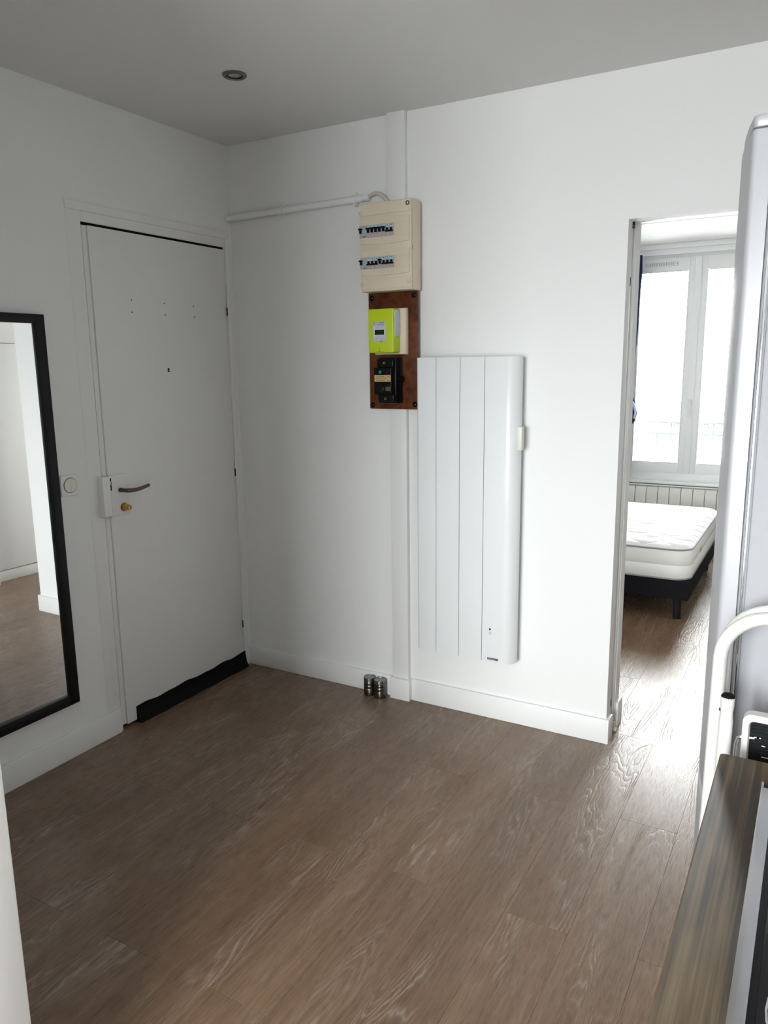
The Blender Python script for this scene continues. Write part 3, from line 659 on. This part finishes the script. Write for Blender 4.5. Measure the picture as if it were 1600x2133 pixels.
# wrought railing outside the window
RY = BY+0.30
Rl = thing('balcony_railing', 'thin wrought iron railing with scrolls outside the bedroom window', 'railing', (xm, RY, 0.4))
zt = on(1400, 879, 1, RY).z; zm = on(1370, 903, 1, RY).z
MB().box(x0-0.1, x1+0.1, RY-0.018, RY+0.018, zt-0.012, zt+0.006, 0.003).build('top_rail', RAIL, Rl)
MB().box(x0-0.1, x1+0.1, RY-0.008, RY+0.008, zm-0.008, zm+0.008, 0.002).build('middle_rail', RAIL, Rl)
MB().box(x0-0.1, x1+0.1, RY-0.008, RY+0.008, 0.435, 0.450, 0.002).build('bottom_rail', RAIL, Rl)
for x in (x0-0.095, x1+0.095):
    MB().box(x-0.006, x+0.006, BY+0.2, RY, zt-0.010, zt+0.002).build('wall_stay', RAIL, Rl)
    MB().box(x-0.006, x+0.006, BY+0.2, RY, 0.437, 0.449).build('wall_stay', RAIL, Rl)
for px, top in ((1335, zm), (1367, zm), (1396, zt), (1484, zt), (1312, zm), (1520, zm), (1548, zm)):
    x = on(px, 930, 1, RY).x
    MB().cyl((x, RY, 0.40), (x, RY, top), 0.009, seg=10).build('baluster', RAIL, Rl)
def scroll(cx, cz, r0, turns, sgn, tail):
    pts = []
    for k in range(30):
        u = k/29; a = math.pi*(1 if sgn > 0 else 0) - sgn*2*math.pi*turns*u; r = r0*(1-0.72*u); pts.append((cx+r*math.cos(a), RY, cz+r*math.sin(a)))
    pts = [(pts[0][0], RY, tail)] + [(pts[0][0], RY, tail+(cz-tail)*k/4) for k in range(1, 4)] + pts
    return MB().tube(pts, 0.0055, 8)
xa = on(1396, 930, 1, RY).x; xb = on(1484, 930, 1, RY).x
c1 = on(1410, 888, 1, RY); c2 = on(1471, 890, 1, RY)
scroll(c1.x, c1.z-0.005, 0.034, 1.35, -1, 0.5).build('scroll', RAIL, Rl)
scroll(c2.x, c2.z-0.005, 0.034, 1.35, 1, 0.5).build('scroll', RAIL, Rl)
scroll((xa+xb)/2-0.028, c1.z-0.02, 0.024, 1.3, 1, 0.55).build('scroll', RAIL, Rl)
scroll((xa+xb)/2+0.028, c1.z-0.02, 0.024, 1.3, -1, 0.55).build('scroll', RAIL, Rl)

# radiator under the sill
Rd = thing('radiator', 'white sectional electric radiator under the bedroom window', 'radiator', (1.45, 3.78, 0.08))
MB().box(0.905, 2.125, 3.800, BY-0.022, 0.14, 0.470, 0.004).build('back_case', RADI, Rd)
for k in range(13):
    xx = 0.912+0.0925*k + 0.0
    xx = 1.1365 + 0.0925*(k-3)
    MB().prism([(3.755, 0.11), (3.750, 0.12), (3.748, 0.40), (3.752, 0.425), (3.772, 0.462), (3.80, 0.474), (3.80, 0.11)], 0, xx+0.0022, xx+0.0903, 0.0015).build('section', RADI, Rd)
MB().box(0.90, 2.10, 3.772, 3.81, 0.4735, 0.479, 0.002).build('top_cover', RADI, Rd)
for x in (1.0, 1.98): MB().box(x-0.02, x+0.02, 3.80, 3.84, 0.0, 0.15, 0.004).build('foot', RADI, Rd)

# curtain held back by a tie at the left of the window
Cu = thing('curtain', 'navy curtain tied back at the left of the bedroom window', 'curtain', (1.0, 3.72, 0.06))
EP = [(p.z, p.x) for p in (on(px, py, 1, 3.69) for px, py in ((1337, 520), (1337, 572), (1331, 625), (1328, 680), (1322, 740), (1315, 790), (1316, 822), (1324, 850), (1321, 874), (1308, 895), (1296, 960), (1290, 1200)))]
def edge(z):
    if z >= EP[0][0]: return EP[0][1]
    for (za, xa), (zb, xb) in zip(EP, EP[1:]):
        if zb <= z <= za: return xb+(xa-xb)*(z-zb)/(za-zb)
    return EP[-1][1]
rows = []
for i in range(61):
    z = 0.06+(2.345-0.06)*i/60; e = edge(z); row = []
    for k in range(41):
        u = k/40; xx = 0.78+u*(e-0.78); row.append((xx, 3.690+0.026*math.sin(u*26+0.4*math.sin(z*2)), z))
    rows.append(row)
cm = MB().grid(rows)
r = bmesh.ops.solidify(cm.bm, geom=cm.bm.faces[:], thickness=0.004)
cm.build('cloth', NAVY, Cu, ang=80)
pts = [on(px, py, 1, 3.655) for px, py in ((1306, 822), (1314, 832), (1322, 846), (1325, 860), (1322, 874), (1314, 884), (1306, 892))]
bulge = MB().tube([(p.x-0.035, 3.665, p.z) for p in pts], [0.02, 0.035, 0.042, 0.044, 0.040, 0.03, 0.02], 14).build('gathered_fold', NAVY, Cu)
MB().tube([(p.x-0.004, 3.640, p.z+0.012) for p in pts[:5]], 0.010, 10).build('tieback', PALEB, Cu)
CR = thing('curtain_rod', 'short white curtain rod carrying the navy curtain', 'curtain rod', (0.88, 3.69, 2.358))
MB().cyl((0.70, 3.690, 2.358), (1.05, 3.690, 2.358), 0.010, seg=14).build('rod', WHITEP, CR)
for x in (0.72, 0.90): MB().box(x-0.01, x+0.01, 3.690, BY, 2.348, 2.368, 0.002).build('rod_bracket', WHITEP, CR)

# bed: box base on legs, mattress on top
BX0, BX1, BY0, BY1 = 0.0, 1.885, 1.660, 3.06
Bs = thing('bed_base', 'charcoal fabric bed base on round black legs', 'bed base', (0.94, 2.36, 0))
MB().box(BX0, BX1, BY0+0.012, BY1, 0.130, 0.250, 0.012, 3).build('box_base', BOXF, Bs)
for x in (0.08, 0.95, BX1-0.068):
    for y in (BY0+0.075, BY1-0.08):
        MB().cyl((x, y, 0), (x, y, 0.135), 0.023, 0.026, seg=20).build('leg', BLACK, Bs)
Ms = thing('mattress', 'thick white quilted mattress with grey piping on the charcoal base', 'mattress', (0.94, 2.36, 0.250))
def rr_ring(z, inset, rad, n=8):
    return [(x, y, z) for x, y in rrect(BX0+inset, BX1-inset, BY0+inset, BY1-inset, rad, n)]
side = MB(); zs = [(0.250, 0.012), (0.262, 0.002), (0.30, -0.004), (0.330, 0.0), (0.336, 0.004), (0.342, 0.0), (0.380, -0.004), (0.412, 0.0), (0.430, 0.004)]
rows = [rr_ring(z, i, 0.10) for z, i in zs]; rows = [r_+[r_[0]] for r_ in rows]
side.grid(rows); side.build('side_band', TICK, Ms)
top = MB(); t = bmesh.new()
nx, ny = 76, 56
def inside(x, y):
    return x, y
rows = []
for j in range(ny+1):
    row = []
    for i in range(nx+1):
        u, v = i/nx*2-1, j/ny*2-1
        cx_, cy_2 = (BX0+BX1)/2, (BY0+BY1)/2; hx_, hy_ = (BX1-BX0)/2-0.004, (BY1-BY0)/2-0.004
        px_, py_ = cx_+u*hx_, cy_2+v*hy_
        R0 = 0.10; dx = max(0, abs(px_-cx_)-(hx_-R0)); dy = max(0, abs(py_-cy_2)-(hy_-R0)); dd = math.hypot(dx, dy)
        if dd > R0:                                    # pull the square corners onto the rounded outline
            s_ = R0/dd; px_ = cx_+math.copysign(hx_-R0+dx*s_, px_-cx_); py_ = cy_2+math.copysign(hy_-R0+dy*s_, py_-cy_2); dd = R0
        ed = min(hx_-abs(px_-cx_), hy_-abs(py_-cy_2)) if dd == 0 else R0-dd
        ed = max(0, min(ed, 0.09)); a = ed/0.09
        zz = 0.432+0.026*math.sqrt(max(0, 1-(1-a)**2))
        zz += 0.0045*a*(math.sin((px_*1.25+py_)*32)*math.sin((px_*1.25-py_)*32))
        row.append((px_, py_, zz))
    rows.append(row)
top.grid(rows); top.build('quilted_top', QUILT, Ms, ang=80)
for z in (0.431, 0.2555):
    ring = rr_ring(z, 0.003 if z > 0.4 else 0.004, 0.10); ring = ring+[ring[0], ring[1]]
    MB().tube(ring, 0.0055, 8).build('piping', PIPING, Ms)
bm_ = MB(); zz = 0.249
bm_.box(BX0+0.08, BX1-0.08, BY0+0.08, BY1-0.08, 0.250, 0.262).build('underside', TICK, Ms)
MB().box(BX1+0.0025, BX1+0.0055, 2.03, 2.10, 0.350, 0.378).build('side_label', mat('label_tan', (0.55, 0.47, 0.36), 0.8), Ms)

# built-in wardrobe at the right of the bedroom (seen in the mirror)
Wd = thing('wardrobe', 'tall built in warm white wardrobe reaching the bedroom ceiling', 'wardrobe', (2.96, 1.2, 0))
WX = 2.665
MB().box(WX+0.02, BXR-0.022, WT+0.02, 2.30, 0.0, BH-0.022, 0.001).build('carcass', WARD, Wd)
MB().box(WX+0.008, WX+0.022, WT+0.02, 2.30, 0.0, 0.075, 0.001).build('plinth', WARD, Wd)
for k in range(4):
    a = WT+0.022+k*0.509; b = a+0.505
    for zl, zh in ((0.085, 1.690), (1.694, BH-0.024)):
        dr = MB().box(WX, WX+0.019, a, b, zl, zh, 0.0015).build('wardrobe_door', WARD, Wd)

# ------------------------------------------------------------------ fridge freezer with bowed doors
FY, FX = -1.53, 2.3405
FYB = FY+0.60
FZ = 1.880
Fr = thing('fridge_freezer', 'tall silver fridge freezer with bowed doors behind a folded step ladder', 'fridge', (2.65, -1.23, 0))
def bow(bulge, off=0.0, n=18, rc=0.010):
    out = [(FX+0.030, FY+off)]
    out += [(FX+rc-rc*math.sin(t)+0.002*0, FY+off+rc-rc*math.cos(t)) for t in [math.pi/2*k/5 for k in range(0, 6)]]
    for k in range(1, n):
        u = k/n; out.append((FX-bulge*math.sin(math.pi*u)**0.9, FY+off+rc+(0.60-2*off-2*rc)*u))
    out += [(FX, FYB-off-rc), (FX+rc, FYB-off), (FX+0.030, FYB-off)]
    return out
MB().prism(bow(0.036), 2, 0.720, FZ-0.020, 0.004).build('fridge_door', FRIDGE, Fr)
MB().prism(bow(0.036), 2, 0.075, 0.688, 0.004).build('freezer_door', FRIDGE, Fr)
MB().prism(bow(0.033, 0.002), 2, FZ-0.0185, FZ, 0.004).build('top_cap', FRIDGE, Fr)
MB().box(FX+0.012, FX+0.075, FY+0.004, FY+0.06, 0.694, 0.714, 0.004).cyl((FX+0.026, FY+0.03, 0.685), (FX+0.026, FY+0.03, 0.723), 0.008).build('hinge_bracket', CHROME, Fr)
MB().box(FX+0.0295, FX+0.042, FY+0.008, FYB-0.008, 0.08, FZ-0.022, 0.003).build('door_seal', SEAL, Fr)
MB().box(FX+0.034, FX+0.0385, FY+0.0055, FY+0.009, 0.08, FZ-0.022, 0.0015).build('seal_lip', CHROME, Fr)
MB().box(FX+0.0415, XR-0.03, FY, FYB, 0.03, FZ-0.002, 0.004).build('body', FRIDGES, Fr)
for x in (FX+0.12, XR-0.1):
    for y in (FY+0.06, FYB-0.06): MB().cyl((x, y, 0), (x, y, 0.035), 0.02, seg=14).build('foot', BLACK, Fr)

# ------------------------------------------------------------------ folded step ladder leaning on the fridge
Ld = thing('step_ladder', 'folded white tubular step ladder with black ribbed treads leaning on the fridge', 'ladder', (2.56, -1.62, 0))
def lean(z): return -1.662+0.052*z/1.1
LXa, LXb, LR = 2.3585, 2.745, 0.075
ztop = 1.108
path = [(LXa-0.008, lean(0), 0.012)] + [(LXa-0.008+0.008*z/0.9, lean(z), z) for z in (0.2, 0.5, 0.8)] + [(LXa, lean(ztop-LR), ztop-LR)]
for k in range(1, 10):
    a = math.pi/2*k/9; z = ztop-LR+LR*math.sin(a); path.append((LXa+LR-LR*math.cos(a), lean(z), z))
for k in range(0, 10):
    a = math.pi/2*k/9; z = ztop-LR+LR*math.cos(a); path.append((LXb-LR+LR*math.sin(a), lean(z), z))
path += [(LXb, lean(z), z) for z in (0.8, 0.5, 0.2)] + [(LXb, lean(0), 0.012)]
MB().tube(path, 0.0108, 16).build('hoop_tube', LADDER, Ld)
MB().tube([(x+0.004 if x < 2.55 else x-0.004, y+0.0235, z+(0.007 if z > 1.0 else 0)) for x, y, z in path], 0.0100, 14).build('rear_hoop_tube', LADDER, Ld)
for x in (LXa-0.008, LXb): MB().cyl((x, lean(0), 0.0), (x, lean(0), 0.03), 0.0135, seg=16).build('rubber_foot', BLACKR, Ld)
for s_, x in ((1, 2.3775), (-1, 2.726)):
    q = MB().tube([(x-0.004*s_, -1.672, 0.012), (x-0.003*s_, -1.666, 0.3), (x-0.001*s_, -1.656, 0.8), (x, -1.6525, 0.945), (x, -1.652, 0.957), (x, -1.651, 0.968), (x, -1.650, 0.982)], [0.0105, 0.0105, 0.0105, 0.0105, 0.0092, 0.0104, 0.0106], 16)
    lt = q.build('leg_tube', LADDER, Ld)
    MB().lathe([(0.0, 0.004), (0.008, 0.0035), (0.0102, 0.001), (0.0106, -0.002)], (x, -1.650, 0.983), seg=18).build('end_cap', BLACKR, lt)
    MB().cyl((x-0.004*s_, -1.672, 0.0), (x-0.004*s_, -1.672, 0.03), 0.013, seg=16).build('rubber_foot', BLACKR, Ld)
    MB().cyl((x-0.010*s_, -1.640, 0.955), (x, -1.652, 0.955), 0.004, seg=10).build('rivet', CHROME, lt)
def tread(z0, z1, nm='tread'):
    xa, xb, yf = 2.4015, 2.703, -1.660
    out = rrect(xa, xb, z0, z1, 0.014, 5)
    f = MB().box(xa, xa+0.011, yf, yf+0.022, z0+0.012, z1-0.012, 0.004).box(xb-0.011, xb, yf, yf+0.022, z0+0.012, z1-0.012, 0.004).box(xa+0.010, xb-0.010, yf, yf+0.022, z1-0.013, z1, 0.004).box(xa+0.010, xb-0.010, yf, yf+0.022, z0, z0+0.013, 0.004)
    f.bm.free()
    f = MB(); n = len(out); t = bmesh.new(); rings = []
    for d, y in ((0, yf+0.022), (0, yf+0.004), (0.003, yf), (0.009, yf), (0.0115, yf+0.004), (0.0115, yf+0.022)):
        rings.append([t.verts.new((x, y, z)) for x, z in rrect(xa+d, xb-d, z0+d, z1-d, max(0.014-d*0.7, 0.004), 5)])
    for a, b in zip(rings, rings[1:]+rings[:1]):
        for k in range(n): t.faces.new((a[k], a[(k+1) % n], b[(k+1) % n], b[k]))
    bmesh.ops.recalc_face_normals(t, faces=t.faces[:]); f._merge(t)
    fo = f.build('tread_frame', LADDER, Ld)
    pd = MB().box(xa+0.0105, xb-0.0105, yf+0.006, yf+0.018, z0+0.0105, z1-0.0105).build('tread_pad', PAD, Ld)
    rb = MB(); k = 0; z = z1-0.018
    while z > z0+0.014:
        rb.box(xa+0.014, xb-0.014, yf+0.0045, yf+0.007, z-0.0016, z+0.0016, 0.0006, 1); z -= 0.0062
    rb.build('tread_ribs', PAD, pd)['kind'] = 'stuff'
    sp = MB(); rnd = random.Random(3)
    for _ in range(280):
        zz = z1-0.018-0.0062*rnd.randrange(int((z1-z0-0.034)/0.0062)); xx = rnd.uniform(xa+0.015, xb-0.03)
        sp.box(xx, xx+rnd.uniform(0.002, 0.009), yf+0.0040, yf+0.0047, zz-0.0009, zz+0.0009)
    sp.build('worn_flecks', LADDER, pd)['kind'] = 'stuff'
    MB().prism([(2.443+0.0055*math.cos(t_), z1-0.0055+0.0018*math.sin(t_)) for t_ in [2*math.pi*k/14 for k in range(14)]], 1, yf-0.0006, yf+0.002).build('tread_slot', MARBLE_MARK, fo)
tread(0.715, 0.962)
tread(0.420, 0.665)
MB().tube([(2.393, -1.650, 0.30), (2.393, -1.652, 0.86), (2.3935, -1.652, 0.905), (2.396, -1.652, 0.917), (2.404, -1.652, 0.922), (2.42, -1.652, 0.922)], 0.0030, 10).build('chrome_stay', CHROME, Ld)

# ------------------------------------------------------------------ kitchen run: worktop, hob, base cabinets
WZ = 0.92
WXL, WYF, WYN = 2.378, -1.722, -4.30
pts = rrect(WXL, XR, WYN, WYF, 0.006, 4)
tag(MB().prism(pts, 2, WZ-0.038, WZ, 0.0012).build('worktop', WORKTOP), 'dark walnut laminate kitchen worktop beside the step ladder', 'worktop')
Hb = thing('hob', 'steel framed black glass hob set in the walnut worktop', 'hob', (2.70, -2.08, WZ))
hx0, hx1, hy1, hy0 = 2.4395, 2.93, -1.790, -2.36
zf = WZ+0.0065
for a in ((hx0, hx0+0.0165, hy0, hy1-0.020), (hx1-0.0165, hx1, hy0, hy1-0.020), (hx0, hx1, hy0-0.0165, hy0)):
    MB().box(*a, WZ, zf, 0.0018).build('steel_rim', STEEL, Hb)
MB().box(hx0+0.0035, hx1-0.0035, hy1-0.0205, hy1, WZ, zf-0.0008, 0.002).build('rear_rim', BAKE, Hb)
MB().box(hx0, hx0+0.0036, hy1-0.024, hy1-0.004, WZ, zf, 0.0015).build('steel_rim', STEEL, Hb)
MB().box(hx0+0.016, hx1-0.016, hy0+0.0, hy1-0.020, WZ, WZ+0.0022).build('shadow_gap', BAKE, Hb)
MB().box(hx0+0.0235, hx1-0.022, hy0+0.006, hy1-0.026, WZ, WZ+0.0058, 0.0015).build('glass_plate', GLASSB, Hb)
for x, y, r_ in ((2.56, -1.95, 0.075), (2.81, -1.95, 0.09), (2.56, -2.22, 0.09), (2.81, -2.22, 0.075)):
    MB().lathe([(r_-0.002, 0.0), (r_-0.002, 0.0002), (r_, 0.0002), (r_, 0)], (x, y, WZ+0.0058), seg=40).build('cooking_zone_ring', INKG, Hb)
for k, l in enumerate(('white base cabinet with steel handles next to the step ladder', 'white base cabinet in the middle of the kitchen run', 'white base cabinet second from the window end', 'white base cabinet at the window end of the worktop')):
    a = WYF-0.006-k*0.64; b = a-0.636
    Cb = thing('base_cabinet', l, 'cabinet', (2.7, (a+b)/2, 0), 'base cabinets under the worktop')
    MB().box(2.425, XR-0.01, b, a, 0.12, WZ-0.038, 0.001).build('body', CABINET, Cb)
    MB().box(2.46, XR-0.01, b, a, 0.0, 0.121).build('plinth', CABINET, Cb)
    for c0, c1, s in ((b+0.002, (a+b)/2-0.0015, 1), ((a+b)/2+0.0015, a-0.002, -1)):
        d_ = MB().box(2.405, 2.4245, c0, c1, 0.125, WZ-0.045, 0.0015).build('door', CABINET, Cb)
        hy_ = c1-0.035 if s > 0 else c0+0.035
        MB().tube([(2.406, hy_, 0.70), (2.385, hy_, 0.70), (2.385, hy_, 0.80), (2.406, hy_, 0.80)], 0.004, 8).build('handle', STEEL, d_)

# rear window (behind the camera, main daylight of this room)
W2 = sempty('window_2', 'white kitchen window', ((RW[0]+RW[1])/2, REAR_Y-0.1, RW[2]))
x0, x1, z0, z1 = RW
MB().box(x0, x0+0.05, REAR_Y-0.12, REAR_Y-0.06, z0, z1, 0.003).box(x1-0.05, x1, REAR_Y-0.12, REAR_Y-0.06, z0, z1, 0.003).box(x0, x1, REAR_Y-0.12, REAR_Y-0.06, z1-0.05, z1, 0.003).box(x0, x1, REAR_Y-0.12, REAR_Y-0.06, z0, z0+0.05, 0.003).box((x0+x1)/2-0.05, (x0+x1)/2+0.05, REAR_Y-0.12, REAR_Y-0.06, z0, z1, 0.003).build('window_frame', PVC, W2)
for a, b in ((x0+0.05, (x0+x1)/2-0.05), ((x0+x1)/2+0.05, x1-0.05)):
    MB().box(a, b, REAR_Y-0.092, REAR_Y-0.088, z0+0.05, z1-0.05).build('pane', GLASS, W2, smooth=False)
